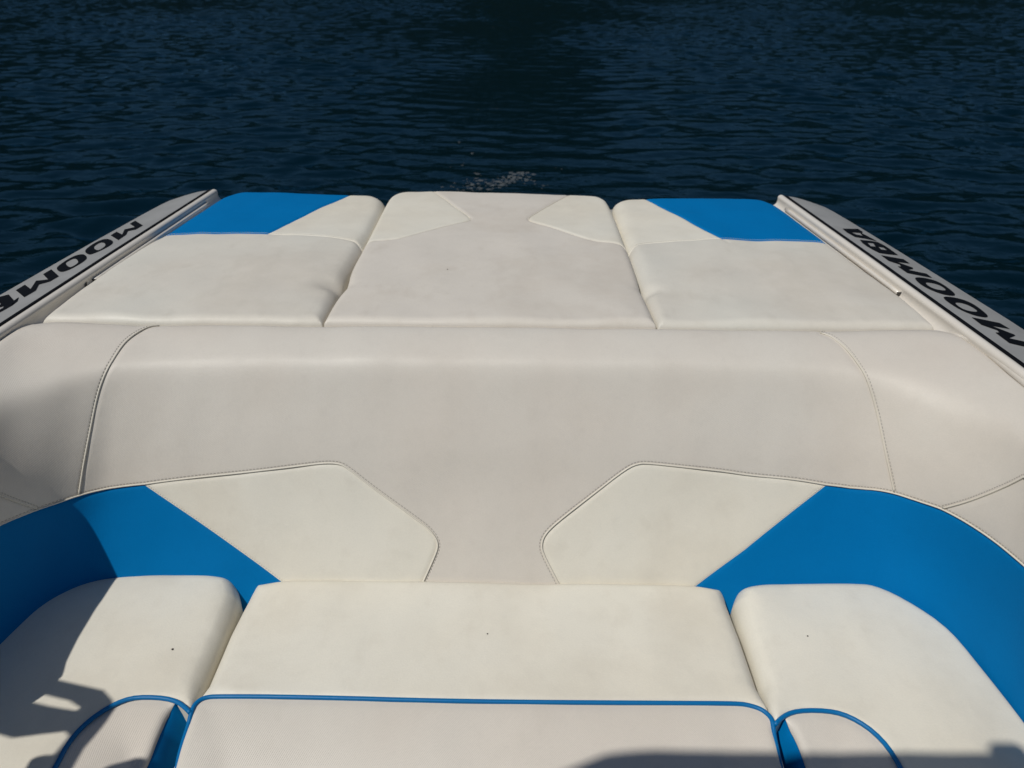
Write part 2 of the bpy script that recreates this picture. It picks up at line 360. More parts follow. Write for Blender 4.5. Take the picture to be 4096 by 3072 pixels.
for side, word, conv in ((-1, letters_left, LEFT), (1, letters_right, RIGHT)):
    G, ys = deck_grid(side)
    deck = grid_mesh('side_deck', G, M_silver, boat, flip=(side < 0)); deck['label'] = 'silver side deck with black lettering, %s of the sun pads' % ('left' if side < 0 else 'right')
    r, c = G.shape[:2]; i, j = np.meshgrid(np.arange(r-1), np.arange(c-1), indexing='ij'); a = (i*c+j).ravel()
    DT = np.vstack([np.stack([a, a+1, a+c+1], 1), np.stack([a, a+c+1, a+c], 1)]); DV = G.reshape(-1, 3)
    for ch, out, holes, rnd in word:
        o2 = chaikin(conv(out), 2, True) if rnd else np.array(conv(out)); h2 = [chaikin(conv(h), 2, True) if rnd else np.array(conv(h)) for h in holes]
        V2, T = tri_region(o2, 9.0, holes=h2)
        hit = ray_tri(V2, DV, DT); ok = np.array([h is not None for h in hit])
        T = np.array([t for t in T if ok[t].all()])
        if not len(T): continue
        P = np.array([h if h is not None else (0, 0, 0) for h in hit]); P[:, 2] += .0012
        use = np.unique(T); re_ = -np.ones(len(P), int); re_[use] = np.arange(len(use))
        lo = mesh('letter', P[use], re_[T], M_black, deck); lo['label'] = 'black letter %s' % ch
    yp = np.sort(np.concatenate([np.linspace(-1.5, 2.655, 70), [1.555, 1.57, 1.582]])); pin = []
    path = np.array([(side*edge_in(y)[0], y, edge_in(y)[1]) for y in yp])
    sweep('pinstripe', path, [(.004, -.004), (.004, .0022), (-.006, .0022), (-.006, -.004)], side, M_black, deck, True)
    prof = [(-.006, -.004)]+[(-.0175-.0115*math.sin(t), -.005+.010*math.cos(t)) for t in np.linspace(-1.3, math.pi*.62, 11)]+[(-.0285, -.018), (-.031, -.025), (-.037, -.0305), (-.048, -.033), (-.085, -.036), (-.085, -.14)]
    rail = sweep('inner_rail', path, prof, side, M_gel, boat, lim=lambda y: np.interp(y, [1.555, 1.582], [-.034, -.085])); autosmooth(rail, 50)
    cy = np.linspace(1.85 if side < 0 else 1.81, 2.56, 24)
    chn = np.array([(side*(edge_in(y)[0]-.0335), y, edge_in(y)[1]-.0185) for y in cy])
    tube('drain_strip', chn, .0058, M_gel, rail, 10)
    e = chn[0]; box('strip_end', (e[0]-.005, e[1]-.003, e[2]-.006), (e[0]+.005, e[1]-.0005, e[2]+.004), M_dark, rail)
    if side < 0:
        q = on_z([(272, 1152)], ZC-.760)[0]; x = -(edge_in(q[1])[0]-.0300)
        chip = np.array([(x, q[1]+a, edge_in(q[1])[1]-.014+b) for a, b in ((0, 0), (.012, .003), (.006, -.006), (.018, -.012), (.002, -.012), (-.004, -.004))])
        V2, T = tri_region(chip[:, 1:], .01); mesh('gelcoat_chip', np.column_stack([np.full(len(V2), x+.0006), V2]), T, M_dark, rail)
    # hull side below the deck
    yo = ys; ho = []
    for y in yo:
        xo, zo = edge_out(y); yi = y
        ho.append([(side*xo, yi, zo), (side*(xo+.006), yi, zo-.012), (side*(xo+.004), yi, zo-.05), (side*(xo-.02), yi, .35), (side*(xo-.12), yi, -.15)])
    grid_mesh('hull_side', np.array(ho), M_hull, boat, flip=(side < 0))
# transom, hatch deck beneath the pads, floor
yt = 2.66
xs = np.linspace(-1.03, 1.03, 13)
grid_mesh('transom', np.array([[(x, yt, ZC-.80), (x, yt+.01, .5), (x, yt-.06, -.15)] for x in xs]), M_hull, boat)
box('hatch_deck', (-1.03, 1.615, ZC-.88), (1.03, 2.655, ZC-.835), M_gel, boat, .004)
box('cockpit_floor', (-1.05, -1.5, .03), (1.05, 1.5, .07), M_floor, boat)
box('bow_bulkhead', (-1.12, -1.53, .0), (1.12, -1.49, ZC-.72), M_hull, boat, .01)
for s in (-1, 1):
    box('cockpit_liner', (min(s*1.075, s*1.095), -1.49, .06), (max(s*1.075, s*1.095), 1.56, ZC-.80), M_gel, boat)
    box('coaming', (min(s*1.03, s*1.074), -1.48, .075), (max(s*1.03, s*1.074), .93, ZC-.815), M_gel, boat, .01)

# ------------------------------------------------------------------ wrap-round backrest
def smooth_rows(P, sig):
    k = int(3*sig); kern = np.exp(-.5*(np.arange(-k, k+1)/sig)**2); kern /= kern.sum()
    E_ = np.vstack([2*P[0]-P[k:0:-1], P, 2*P[-1]-P[-2:-k-2:-1]])
    return np.stack([np.convolve(E_[:, i], kern, 'valid') for i in range(P.shape[1])], 1)
bot = [(0,1.255),(.55,1.255),(.775,1.255),(.862,1.242),(.925,1.175),(.955,1.06),(.970,.93),(.978,.80)]
rid = [(0,1.492),(.56,1.484),(.74,1.468),(.875,1.425),(.955,1.36),(1.000,1.26),(1.016,1.09),(1.022,.80)]
cre = [(0,1.592),(.58,1.588),(.82,1.583),(.985,1.575),(1.038,1.545),(1.049,1.45),(1.055,1.2),(1.060,.80)]
def full(c):
    c = np.array(c); c = np.vstack([(c*[-1, 1])[:0:-1], c]); t = np.linspace(0, len(c)-1, (len(c)-1)*40+1)
    return np.stack([np.interp(t, np.arange(len(c)), c[:, k]) for k in (0, 1)], 1)
Bc, Rc, Cc = smooth_rows(full(bot), 14), smooth_rows(full(rid), 14), smooth_rows(full(cre), 9)
BW = np.clip((np.abs(Rc[:, 0])-.80)/.17, 0, 1); BW = BW*BW*(3-2*BW)
def row(a, b, t, z, bulge=0.0, more=0.0):
    p = a+(b-a)*t
    if bulge:
        d = b-a; d = d/(np.linalg.norm(d, axis=1)[:, None]+1e-9); p = p-d*(bulge+more*BW)[:, None]
    return np.column_stack([p, np.full(len(p), z)])
zb, zr, zc = ZC-1.2, ZC-.780, ZC-.754
ZUP = .014*np.clip((np.abs(Cc[:, 0])-.80)/.22, 0, 1)
ctrl = [row(Bc, Rc, -.36, zb-.15), row(Bc, Rc, 0, zb), row(Bc, Rc, .22, zb+.22*(zr-zb)), row(Bc, Rc, .43, zb+.43*(zr-zb), .004, .022),
        row(Bc, Rc, .62, zb+.62*(zr-zb), .013, .040), row(Bc, Rc, .84, zb+.84*(zr-zb), .012, .038), row(Bc, Rc, .97, zb+.985*(zr-zb), .008, .022),
        row(Rc, Cc, .12, zr+.006), row(Rc, Cc, .55, zr+.020), row(Rc, Cc, .95, zc+.001), row(Rc, Cc, 1.12, zc-.006), row(Rc, Cc, 1.17, zc-.03), row(Rc, Cc, 1.16, zc-.12)]
C = np.array(ctrl)
for k_ in range(7, 13): C[k_, :, 2] += ZUP*min(1, (k_-6)/3)
def bspline(C, per=9):
    out = []
    K = np.concatenate([C[:1], C, C[-1:]])
    for i in range(len(K)-2):
        for t in np.arange(per)/per:
            out.append(.5*(1-t)**2*K[i]+(.5+t-t*t)*K[i+1]+.5*t*t*K[i+2])
    out.append(.5*K[-2]+.5*K[-1]); return np.array(out)
S = bspline(C)                                           # rows (v) x cols (u) x 3
midr = S[len(S)//2]; U_ax = np.concatenate([[0], np.cumsum(np.linalg.norm(np.diff(midr, axis=0), axis=1))]); U_ax -= U_ax[-1]/2
ctr = S[:, S.shape[1]//2]; V_ax = np.concatenate([[0], np.cumsum(np.linalg.norm(np.diff(ctr, axis=0), axis=1))])
du = np.gradient(S, U_ax, axis=1); dv = np.gradient(S, V_ax, axis=0); SN = np.cross(du, dv); SN /= np.linalg.norm(SN, axis=2)[..., None]
UM, VM = U_ax[-1], V_ax[-1]
def surf(uv, A=S):
    u = np.clip(uv[:, 0], -UM, UM); v = np.clip(uv[:, 1], 0, VM)
    i = np.clip(np.searchsorted(U_ax, u)-1, 0, len(U_ax)-2); j = np.clip(np.searchsorted(V_ax, v)-1, 0, len(V_ax)-2)
    a = ((u-U_ax[i])/(U_ax[i+1]-U_ax[i]))[:, None]; b = ((v-V_ax[j])/(V_ax[j+1]-V_ax[j]))[:, None]
    return (1-b)*((1-a)*A[j, i]+a*A[j, i+1])+b*((1-a)*A[j+1, i]+a*A[j+1, i+1])
S_px = to_pix(S.reshape(-1, 3)); facing = ((CAM-S.reshape(-1, 3))*SN.reshape(-1, 3)).sum(1) > .02
def px_uv(px):
    out = []
    for p in np.atleast_2d(np.array(px, float)):
        d = ((S_px-p)**2).sum(1); d[~facing] = 1e12; k = d.argmin(); uv = np.array([U_ax[k % S.shape[1]], V_ax[k//S.shape[1]]])
        for _ in range(12):
            h = 2e-3; q = np.array([uv, uv+[h, 0], uv+[0, h]]); P = to_pix(surf(q)); J = np.stack([(P[1]-P[0])/h, (P[2]-P[0])/h], 1)
            try: st = np.linalg.solve(J, p-P[0])
            except Exception: break
            st = np.clip(st, -.01, .01); uv = np.clip(uv+st, [-UM, 0], [UM, VM])
        out.append(uv)
    return np.array(out)
ext = lambda P, k, v: P[-1]+(P[-1]-P[-1-k])*(v-P[-1][1])/((P[-1]-P[-1-k])[1])
def seam(px, n=2): return chaikin(px_uv(px), n)
SLv = seam([(640,1301),(597,1309),(544,1339),(491,1386),(451,1445),(414,1518),(391,1591),(361,1744),(338,1863),(318,1986)])
SRv = seam([(3278,1333),(3312,1343),(3371,1389),(3424,1449),(3458,1502),(3484,1575),(3511,1681),(3537,1814),(3574,1977)])
SLv = np.vstack([[SLv[0][0]+.004, VM], SLv]); SRv = np.vstack([[SRv[0][0]-.004, VM], SRv])
hexL = seam([(577,1941),(796,1913),(995,1893),(1200,1868),(1289,1857),(1343,1857),(1379,1868),(1479,1949),(1669,2085),(1714,2121),(1741,2157),(1748,2184),(1736,2220),(1696,2309)])
hexR = seam([(3305,1943),(3166,1920),(3000,1906),(2900,1890),(2750,1874),(2600,1858),(2555,1858),(2509,1877),(2380,1977),(2229,2094),(2184,2139),(2170,2175),(2175,2211),(2229,2315)])
hexL = np.vstack([hexL, ext(hexL, 2, 0)]); hexR = np.vstack([hexR, ext(hexR, 2, 0)])
def part_main(a): return seam(a, 1)
mL1 = part_main([(577,1941),(424,1961),(318,1986)]); mL2 = part_main([(318,1986),(232,2016),(153,2042)])
mR1 = part_main([(3305,1943),(3431,1960),(3574,1977)]); mR2 = part_main([(3574,1977),(3663,2006),(3763,2039)])
mL3 = part_main([(153,2042),(80,2070),(0,2105)]); mR3 = part_main([(3763,2039),(3862,2092),(3962,2158),(4096,2268)])
vend = mR3[-1][1]-.03
mL3 = np.vstack([mL3, [-UM, vend]]); mR3 = np.vstack([mR3, [UM, vend]])
cL = part_main([(153,2042),(66,2012),(0,1986)]); cR = part_main([(3763,2039),(3862,2013),(3962,1976),(4096,1913)])
vc = max(cR[-1][1], cL[-1][1])+.05
cL = np.vstack([cL, [-UM, vc]]); cR = np.vstack([cR, [UM, vc]])
bL = px_uv([(577,1941),(1088,2300)]); bR = px_uv([(3305,1943),(2978,2200),(2817,2320)])
bL = np.vstack([bL, ext(bL, 1, 0)]); bR = np.vstack([bR, ext(bR, 1, 0)])
for s_, m_ in ((hexL, mL1), (hexR, mR1)): m_[0] = s_[0]
bL[0] = hexL[0]; bR[0] = hexR[0]; SLv[-1] = mL1[-1]; SRv[-1] = mR1[-1]; mL2[0] = mL1[-1]; mR2[0] = mR1[-1]; mL3[0] = mL2[-1]; mR3[0] = mR2[-1]; cL[0] = mL2[-1]; cR[0] = mR2[-1]
rs = lambda P: resample(P, .006)
SLv, SRv, hexL, hexR, mL1, mL2, mL3, mR1, mR2, mR3, cL, cR, bL, bR = map(rs, (SLv, SRv, hexL, hexR, mL1, mL2, mL3, mR1, mR2, mR3, cL, cR, bL, bR))
seams = [(SLv, 1), (SRv, 1), (hexL, 1), (hexR, 1), (mL1, 1), (mL2, 1), (mL3, 1), (mR1, 1), (mR2, 1), (mR3, 1), (cL, 1), (cR, 1), (bL, .9), (bR, .9)]
def groove(P2, seams, depth=.0019):
    g = np.zeros(len(P2))
    for Q, wt in seams:
        d = seg_dist(P2, Q[::2] if len(Q) > 6 else Q); g = np.minimum(g, -depth*wt*np.exp(-(d/.0042)**2))
    return g
backrest = thing('backrest', 'long grey and white padded backrest with blue corners wrapping round the rear seat', 'backrest', (0, 1.3, Z_SEAT-.1))
def back_pt(uv, lift=0.0):
    return surf(uv)+surf(uv, SN)*(lift+groove(uv, seams)+lumps(uv*[1, 1]+3.1, .0009))[:, None]
def back_panel(name, poly, mat, label):
    V2, T = tri_region(poly, .014, rings=(.0025, .006, .011), bstep=.006)
    o = mesh(name, back_pt(V2), T, mat, backrest, uv=V2)
    o['label'] = label; return o
rev = lambda P: P[::-1]
back_panel('centre_panel', np.vstack([SLv, rev(mL1), hexL, rev(hexR), mR1, rev(SRv)]), M_twill, 'grey woven-grain centre panel of the backrest')
back_panel('corner_panel', np.vstack([SLv, mL2, cL, [[-UM, VM]]]), M_twill, 'grey corner panel at the left end')
back_panel('corner_panel', np.vstack([SRv, mR2, cR, [[UM, VM]]]), M_twill, 'grey corner panel at the right end')
back_panel('side_panel', np.vstack([cL, rev(mL3)]), M_twill, 'small grey wedge panel at the left')
back_panel('side_panel', np.vstack([cR, rev(mR3)]), M_twill, 'small grey wedge panel at the right')
back_panel('white_panel', np.vstack([hexL, rev(bL)]), M_white, 'white six-sided panel on the left')
back_panel('white_panel', np.vstack([hexR, rev(bR)]), M_white, 'white six-sided panel on the right')
back_panel('blue_panel', np.vstack([bL, [[-UM, 0]], rev(mL3), rev(mL2), rev(mL1)]), M_blue, 'blue lower corner panel on the left, half in shadow')
back_panel('blue_panel', np.vstack([bR, [[UM, 0]], rev(mR3), rev(mR2), rev(mR1)]), M_blue, 'blue lower corner panel on the right, sunlit')
def offset2(P, d):
    T = np.gradient(P, axis=0); T /= np.linalg.norm(T, axis=1)[:, None]+1e-12; return P+np.stack([-T[:, 1], T[:, 0]], 1)*d
def stitches(name, lines, fpt, fnorm, mat, parent, pitch=.0075, ln=.0046, wd=.0007):
    V, Fc = [], []
    for P in lines:
        P = resample(P, .001); acc = np.concatenate([[0], np.cumsum(np.linalg.norm(np.diff(P, axis=0), axis=1))]); n = int(acc[-1]/pitch)
        if n < 2: continue
        a = np.arange(1, n)*pitch; q0 = np.stack([np.interp(a, acc, P[:, k]) for k in (0, 1)], 1); q1 = np.stack([np.interp(a+ln, acc, P[:, k]) for k in (0, 1)], 1)
        A, B = fpt(q0), fpt(q1); Nn = fnorm(q0); D = B-A; Sd = np.cross(Nn, D); Sd /= np.linalg.norm(Sd, axis=1)[:, None]+1e-12
        for a_, b_, n_, s_ in zip(A, B, Nn, Sd):
            k = len(V); V += [a_-s_*wd, a_+s_*wd, b_+s_*wd, b_-s_*wd, (a_+b_)/2+n_*.0007]; Fc += [(k, k+1, k+4), (k+1, k+2, k+4), (k+2, k+3, k+4), (k+3, k, k+4)]
    o = mesh(name, V, Fc, mat, parent, smooth=False); o['kind'] = 'stuff'; return o
fb = lambda q: back_pt(q, .0004); fn = lambda q: surf(q, SN)
mainL = np.vstack([rev(mL3), rev(mL2)[1:], rev(mL1)[1:], hexL[1:]]); mainR = np.vstack([rev(mR3), rev(mR2)[1:], rev(mR1)[1:], hexR[1:]])
beads = [(mainL, .0026), (mainR, -.0026), (SLv, -.0024), (SRv, .0024), (cL, -.0022), (cR, .0022)]
for P, d in beads:
    q = offset2(P, d)[1:-1]; tube('welt', surf(q)+surf(q, SN)*.0002, .0018, M_bead, backrest, 6, up=surf(q[:1], SN)[0])
stitches('stitching', [offset2(mainL, .0075), offset2(mainR, -.0075), offset2(SLv, -.0070), offset2(SRv, .0070), offset2(cL, -.007), offset2(cR, .007)], fb, fn, M_thread, backrest)
stitches('stitching', [offset2(bL, .0035), offset2(bR, -.0035)], fb, fn, M_bead, backrest, pitch=.006, ln=.0042, wd=.0009)
# end pieces of the wrap
for s in (0, -1):
    ring = S[:, s]; mesh('end_panel', ring, [tuple(range(len(ring)))], M_twill, backrest, smooth=False)
# vinyl flap between the bolster's outer edge and the rail
for s in (-1, 1):
    y = np.concatenate([np.linspace(1.585, 1.54, 6), np.linspace(1.53, .8, 24)]); x = np.interp(y, [.7, 1.5, 1.54, 1.57, 1.585], [1.062, 1.056, 1.048, 1.036, 1.02])
    z = ZC-.738+np.interp(y, [.7, 1.52, 1.585], [.004, .0, -.02])
    tube('edge_roll', np.column_stack([s*(x+.004), y, z-.004]), .0085, M_twill, backrest, 10)

# ------------------------------------------------------------------ cushions
def cushion_height(P, outline, z, r, crown, seams, dents, amp):
    d = seg_dist(P, outline, True); rr = r(P) if callable(r) else np.full(len(P), r); t = np.clip(d/rr, 0, 1)
    h = z-rr*(1-np.sqrt(np.clip(1-(1-t)**2, 0, 1)))+crown*(1-np.exp(-(d/.10)))+lumps(P, amp)*t
    for (cx, cy, rad, dep) in dents: h -= dep*np.exp(-(((P[:, 0]-cx)**2+(P[:, 1]-cy)**2)/rad**2))
    if seams: h += groove(P, seams, .0036)
    return h
def side_band(name, outline, z0, z1, mat, parent, bulge=.003):
    O = np.asarray(outline); n = len(O); nx = np.roll(O, -1, 0)-np.roll(O, 1, 0); ar = (O[:, 0]*np.roll(O[:, 1], -1)-np.roll(O[:, 0], -1)*O[:, 1]).sum()
    nn = np.stack([nx[:, 1], -nx[:, 0]], 1)*np.sign(ar); nn /= np.linalg.norm(nn, axis=1)[:, None]+1e-12; R = []
    for t in (0, .2, .5, .8, 1): zz = z0+(z1-z0)*t; R.append(np.column_stack([O+nn*bulge*math.sin(t*math.pi), zz if hasattr(zz, '__len__') else np.full(n, zz)]))
    V = np.vstack(R); Fc = []
    for k in range(4):
        for i in range(n):
            q = (k*n+i, k*n+(i+1) % n, (k+1)*n+(i+1) % n, (k+1)*n+i); Fc.append(q[::-1] if ar > 0 else q)
    return mesh(name, V, Fc, mat, parent)
RINGS = (.0015, .004, .008, .0135, .020, .028)
def panel_on(name, poly, hf, mat, parent, step=.018, rings=RINGS, bstep=.008):
    V2, T = tri_region(poly, step, rings, bstep); return mesh(name, np.column_stack([V2, hf(V2)]), T, mat, parent, uv=V2)
# --- three sun pads
def XY(px, z=Z_PAD): return on_z(px, z)[:, :2]
def pad_r(P): return .022+.016*np.clip((P[:, 1]-1.62)/.25, 0, 1)*(1-.65*np.clip((np.abs(P[:, 0])-.82)/.1, 0, 1))
YF = 1.603
G1 = 'sun pad cushions on the engine hatch'
far_w = lambda P: P                                     # far edges come from the silhouettes
L_out = np.vstack([[(-.391, YF+.001), (-.390, YF+.006)], XY([(1330,1200)])+[-.001, 0], XY([(1372,1140)])+[-.009, 0], XY([(1392,1075)])+[0, 0], XY([(1449,985)])+[.004, 0], XY([(1500,890)])+[.005, 0], XY([(1546,802),(1524,784),(1490,775),(1420,772),(1200,765),(1000,758),(949,764),(899,780),(868,793),(750,870),(633,945),(601,960),(460,1045),(335,1131)])])
L_out = np.vstack([L_out, [(-1.034, 1.66), (-1.031, YF+.004), (-1.031, YF+.001), (-1.028, YF), (-1.0, YF), (-.41, YF), (-.394, YF)]])
R_out = np.vstack([[(.381, YF+.001), (.380, YF+.006)], XY([(2591,1206)])+[.0, 0], XY([(2567,1150)])+[.005, 0], XY([(2552,1099)])+[-.002, 0], XY([(2516,1001)])+[-.004, 0], XY([(2443,812),(2465,797),(2503,789),(2566,788),(2700,786),(2837,784),(3006,788),(3060,796),(3100,811),(3123,823),(3230,900),(3330,978),(3445,1059),(3601,1168)])])
R_out = np.vstack([R_out, [(1.025, 1.66), (1.024, YF+.008), (1.020, YF+.001), (1.01, YF), (.40, YF), (.384, YF)]])
C_out = np.vstack([[(-.37, YF), (-.385, YF), (-.388, YF+.001), (-.3885, YF+.008)], XY([(1338,1194),(1388,1137),(1401,1073),(1452,985),(1546,800),(1566,778),(1597,767),(1635,762),(1800,763),(1996,767),(2200,773),(2376,780),(2414,790),(2438,808),(2515,1001),(2550,1099),(2563,1149),(2591,1206)]), [(.3775, YF+.008), (.377, YF+.001), (.374, YF), (.36, YF)]])
def outline_smooth(P): return resample(chaikin(P, 2, True), .008, True)
L_out, R_out, C_out = map(outline_smooth, (L_out, R_out, C_out))
def split(outline, line):
    """cut an outline with an open line (ends pushed beyond it): two polygons"""
    line = np.asarray(line); ins = inside(line, outline); k = np.where(ins)[0]; core = line[k[0]:k[-1]+1]
    a = ((outline-core[0])**2).sum(1).argmin(); b = ((outline-core[-1])**2).sum(1).argmin(); n = len(outline)
    def arc(i, j): return outline[[(i+t) % n for t in range(((j-i) % n)+1)]]
    return np.vstack([arc(b, a), core]), np.vstack([arc(a, b), core[::-1]])
def pad_thing(label, x): return thing('sun_pad', label, 'cushion', (x, 2.1, ZC-.834), G1)
def has(poly, p): return inside(np.array([p], float), poly)[0]
def build_side_pad(out, sgn, gseam_px, bseam_px, label, dents):
    t = pad_thing(label, sgn*.7)
    gs = resample(chaikin(XY(gseam_px), 2), .006); bs = resample(XY(bseam_px), .006)
    gs = np.vstack([gs[0]+(gs[0]-gs[5]), gs, gs[-1]+(gs[-1]-gs[-6])])
    hf = lambda P: cushion_height(P, out, Z_PAD, pad_r, .006, [(gs, .9), (bs, .8)], dents, .0016)
    A, B = split(out, gs); near, far_ = (A, B) if has(A, (sgn*.7, 1.9)) else (B, A)
    A, B = split(far_, bs); blue, white = (A, B) if has(A, (sgn*.82, 2.45)) else (B, A)
    panel_on('grey_panel', near, hf, M_grey, t); panel_on('white_panel', white, hf, M_white, t); panel_on('blue_panel', blue, hf, M_blue, t)
    d = out; side_band('side_band', out, hf(out), ZC-.834, M_grey, t)
    stitches('stitching', [offset2(gs[3:-3], .005)], lambda q: np.column_stack([q, hf(q)+.0005]), lambda q: np.tile([0, 0, 1.], (len(q), 1)), M_bead, t)
    return t
build_side_pad(L_out, -1, [(590,958),(633,944),(684,937),(800,937),(1070,942),(1266,946),(1400,960),(1440,978),(1470,1000)], [(1425,765),(1400,779),(1070,943),(1040,958)],
   'left sun pad with a blue outer corner beside the left silver side deck', [(-.408, 1.825, .036, .019), (-.42, 1.74, .04, .004)])
build_side_pad(R_out, 1, [(2500,1012),(2518,999),(2534,987),(2566,975),(2700,967),(2884,963),(3209,967),(3276,970),(3330,979),(3360,990)], [(2560,783),(2600,808),(2884,963),(2910,977)],
   'right sun pad with a blue outer corner beside the right silver side deck', [(.392, 1.80, .026, .010)])
tC = pad_thing('middle sun pad in plain grey and white without any blue', 0)
hL = resample(chaikin(XY([(1722,755),(1730,762),(1800,815),(1876,872),(1884,882),(1872,890),(1750,918),(1604,956),(1553,960),(1484,963),(1458,976),(1440,985)]), 1), .006)
hR = resample(chaikin(XY([(2292,768),(2281,775),(2200,823),(2120,871),(2111,881),(2125,891),(2250,929),(2376,966),(2439,972),(2484,978),(2509,993),(2530,1005)]), 1), .006)
hfC = lambda P: cushion_height(P, C_out, Z_PAD, .019, .006, [(hL, .8), (hR, .8)], [(-.372, 1.815, .022, .003), (.37, 1.815, .022, .003)], .0014)
A, B = split(C_out, hL); wl_, rest = (A, B) if has(A, (-.28, 2.42)) else (B, A)
A, B = split(rest, hR); wr_, rest = (A, B) if has(A, (.28, 2.42)) else (B, A)
panel_on('grey_panel', rest, hfC, M_grey_warm, tC); panel_on('white_panel', wl_, hfC, M_white, tC); panel_on('white_panel', wr_, hfC, M_white, tC)
side_band('side_band', C_out, hfC(C_out), ZC-.834, M_grey, tC)
for q in (hL, hR):
    P = q[4:-4]; tube('welt', np.column_stack([P, hfC(P)+.0006]), .0016, M_bead, tC, 6)

# --- seat cushions
G2 = 'rear seat cushions'
SX = lambda px: on_z(px, Z_SEAT)[:, :2]
frontL = SX([(762,2853),(743,2832),(711,2808),(662,2794),(586,2789),(521,2794),(461,2816),(391,2857),(326,2911),(271,2976),(222,3072)])
frontR = SX([(3098,2900),(3129,2869),(3167,2850),(3224,2842),(3306,2844),(3369,2856),(3432,2885),(3495,2929),(3552,2989),(3602,3071)])
frontL = np.vstack([frontL, [(-.717, .70), (-.718, .1), (-.72, -.5)]]); frontR = np.vstack([frontR, [(.706, .70), (.708, .1), (.712, -.5)]])
backLp = SX([(0,2545),(71,2466),(136,2414),(228,2360),(326,2317),(407,2298),(477,2290),(543,2285),(700,2284),(895,2285),(925,2292),(945,2309)])
backRp = SX([(2951,2340),(2967,2328),(3003,2323),(3236,2318),(3445,2320),(3501,2329),(3584,2362),(3678,2416),(3773,2485),(3855,2573),(3931,2668),(4013,2769),(4096,2876)])
sideL = [(-.975, .90), (-.98, .79), (-1.05, .75), (-1.065, -.5)]; sideR = [(.98, .79), (1.05, .75), (1.065, -.5)]
gapL, gapR = -.533, .521
CL = np.vstack([frontL, sideL[::-1], backLp+[0, 0], [(gapL, 1.20), (gapL, 1.0)]])
CR = np.vstack([frontR[::-1], [(gapR, 1.0), (gapR, 1.20)], backRp, sideR])
CC = np.vstack([SX([(768,2842),(776,2822),(798,2800),(825,2789),(868,2785),(1200,2787),(1852,2806),(2700,2812),(2952,2813),(3003,2822),(3047,2837),(3079,2863),(3091,2884)]),
                [(.514, 1.0), (.512, 1.20)], SX([(2910,2352),(2895,2333),(2870,2328),(2229,2318),(1600,2309),(1047,2306),(1018,2310),(1001,2328)]), [(-.524, 1.15), (-.526, 1.0)]])
def osm(P): return resample(chaikin(P, 1, True), .007, True)
CL, CR, CC = map(osm, (CL, CR, CC))
def seat(label, x, out, r, dents, front, amp=.0016):
    t = thing('seat_cushion', label, 'cushion', (x, 1.1, Z_SEAT-.12), G2)
    hf = lambda P: cushion_height(P, out, Z_SEAT+.002, r, .004, [], dents, amp)
    panel_on('seat_top', out, hf, M_white, t, step=.02); side_band('side_band', out, hf(out), Z_SEAT-.12, M_white, t, .001); return t, hf
def r_side(g):
    return lambda P: .012+.026*np.exp(-((np.abs(P[:, 0])-abs(g))/.05)**2)*np.clip((P[:, 1]-.93)/.05, 0, 1)+.012*np.clip((P[:, 1]-1.1)/.1, 0, 1)
sL, hSL = seat('left corner seat cushion, crossed by a dark angular shadow', -.8, CL, r_side(gapL), [], frontL)
sR, hSR = seat('right corner seat cushion with a rounded outer back edge, mostly in sun', .8, CR, r_side(gapR), [], frontR)
sM, hSM = seat('wide middle seat cushion with blue piping straight across its front', 0, CC, r_side(.52), [(.05, 1.10, .16, .004)], None)
# front bolsters with twill top, blue piping along the joint
def bolster_drop(d): return .0045+.05*d+1.1*d*d
pipeC = resample(chaikin(SX([(690,3140),(692,3068),(705,3003),(740,2912),(757,2868),(768,2842),(776,2822),(798,2800),(825,2789),(868,2785),(1200,2787),(1852,2806),(2700,2812),(2952,2813),(3003,2822),(3047,2837),(3079,2863),(3091,2884),(3104,2945),(3139,3071),(3150,3140)]), 2), .007)
cl = resample(chaikin(SX([(768,2842),(776,2822),(798,2800),(825,2789),(868,2785),(1200,2787),(1852,2806),(2700,2812),(2952,2813),(3003,2822),(3047,2837),(3079,2863),(3091,2884)]), 1), .007)
bolC = np.vstack([cl, [(.516, .80), (.516, .70), (.50, .675), (-.51, .675), (-.53, .70), (-.531, .80)]])
bolC = resample(bolC, .007, True)
def hB(P, ref, out):
    d = seg_dist(P, ref); e = seg_dist(P, out, True); rr = .016; t = np.clip(e/rr, 0, 1)
    edge = rr*(1-np.sqrt(np.clip(1-(1-t)**2, 0, 1)))
    return Z_SEAT+.003-bolster_drop(d)-edge*np.clip(d/.02, 0, 1)*.8+lumps(P, .001)
hfB = lambda P: hB(P, cl, bolC)
panel_on('front_bolster', bolC, hfB, M_twill, sM, step=.016); side_band('front_skirt', bolC, hfB(bolC), Z_SEAT-.36, M_twill, sM)
zp = np.where(pipeC[:, 1] > .90, Z_SEAT-.001, 0); dd = seg_dist(pipeC, cl); zp = Z_SEAT-.0005-bolster_drop(dd)*np.clip(dd/.02, 0, 1)-.003*np.clip(dd/.03, 0, 1)
tube('blue_piping', np.column_stack([pipeC, zp]), .0043, M_pipe, sM, 10)
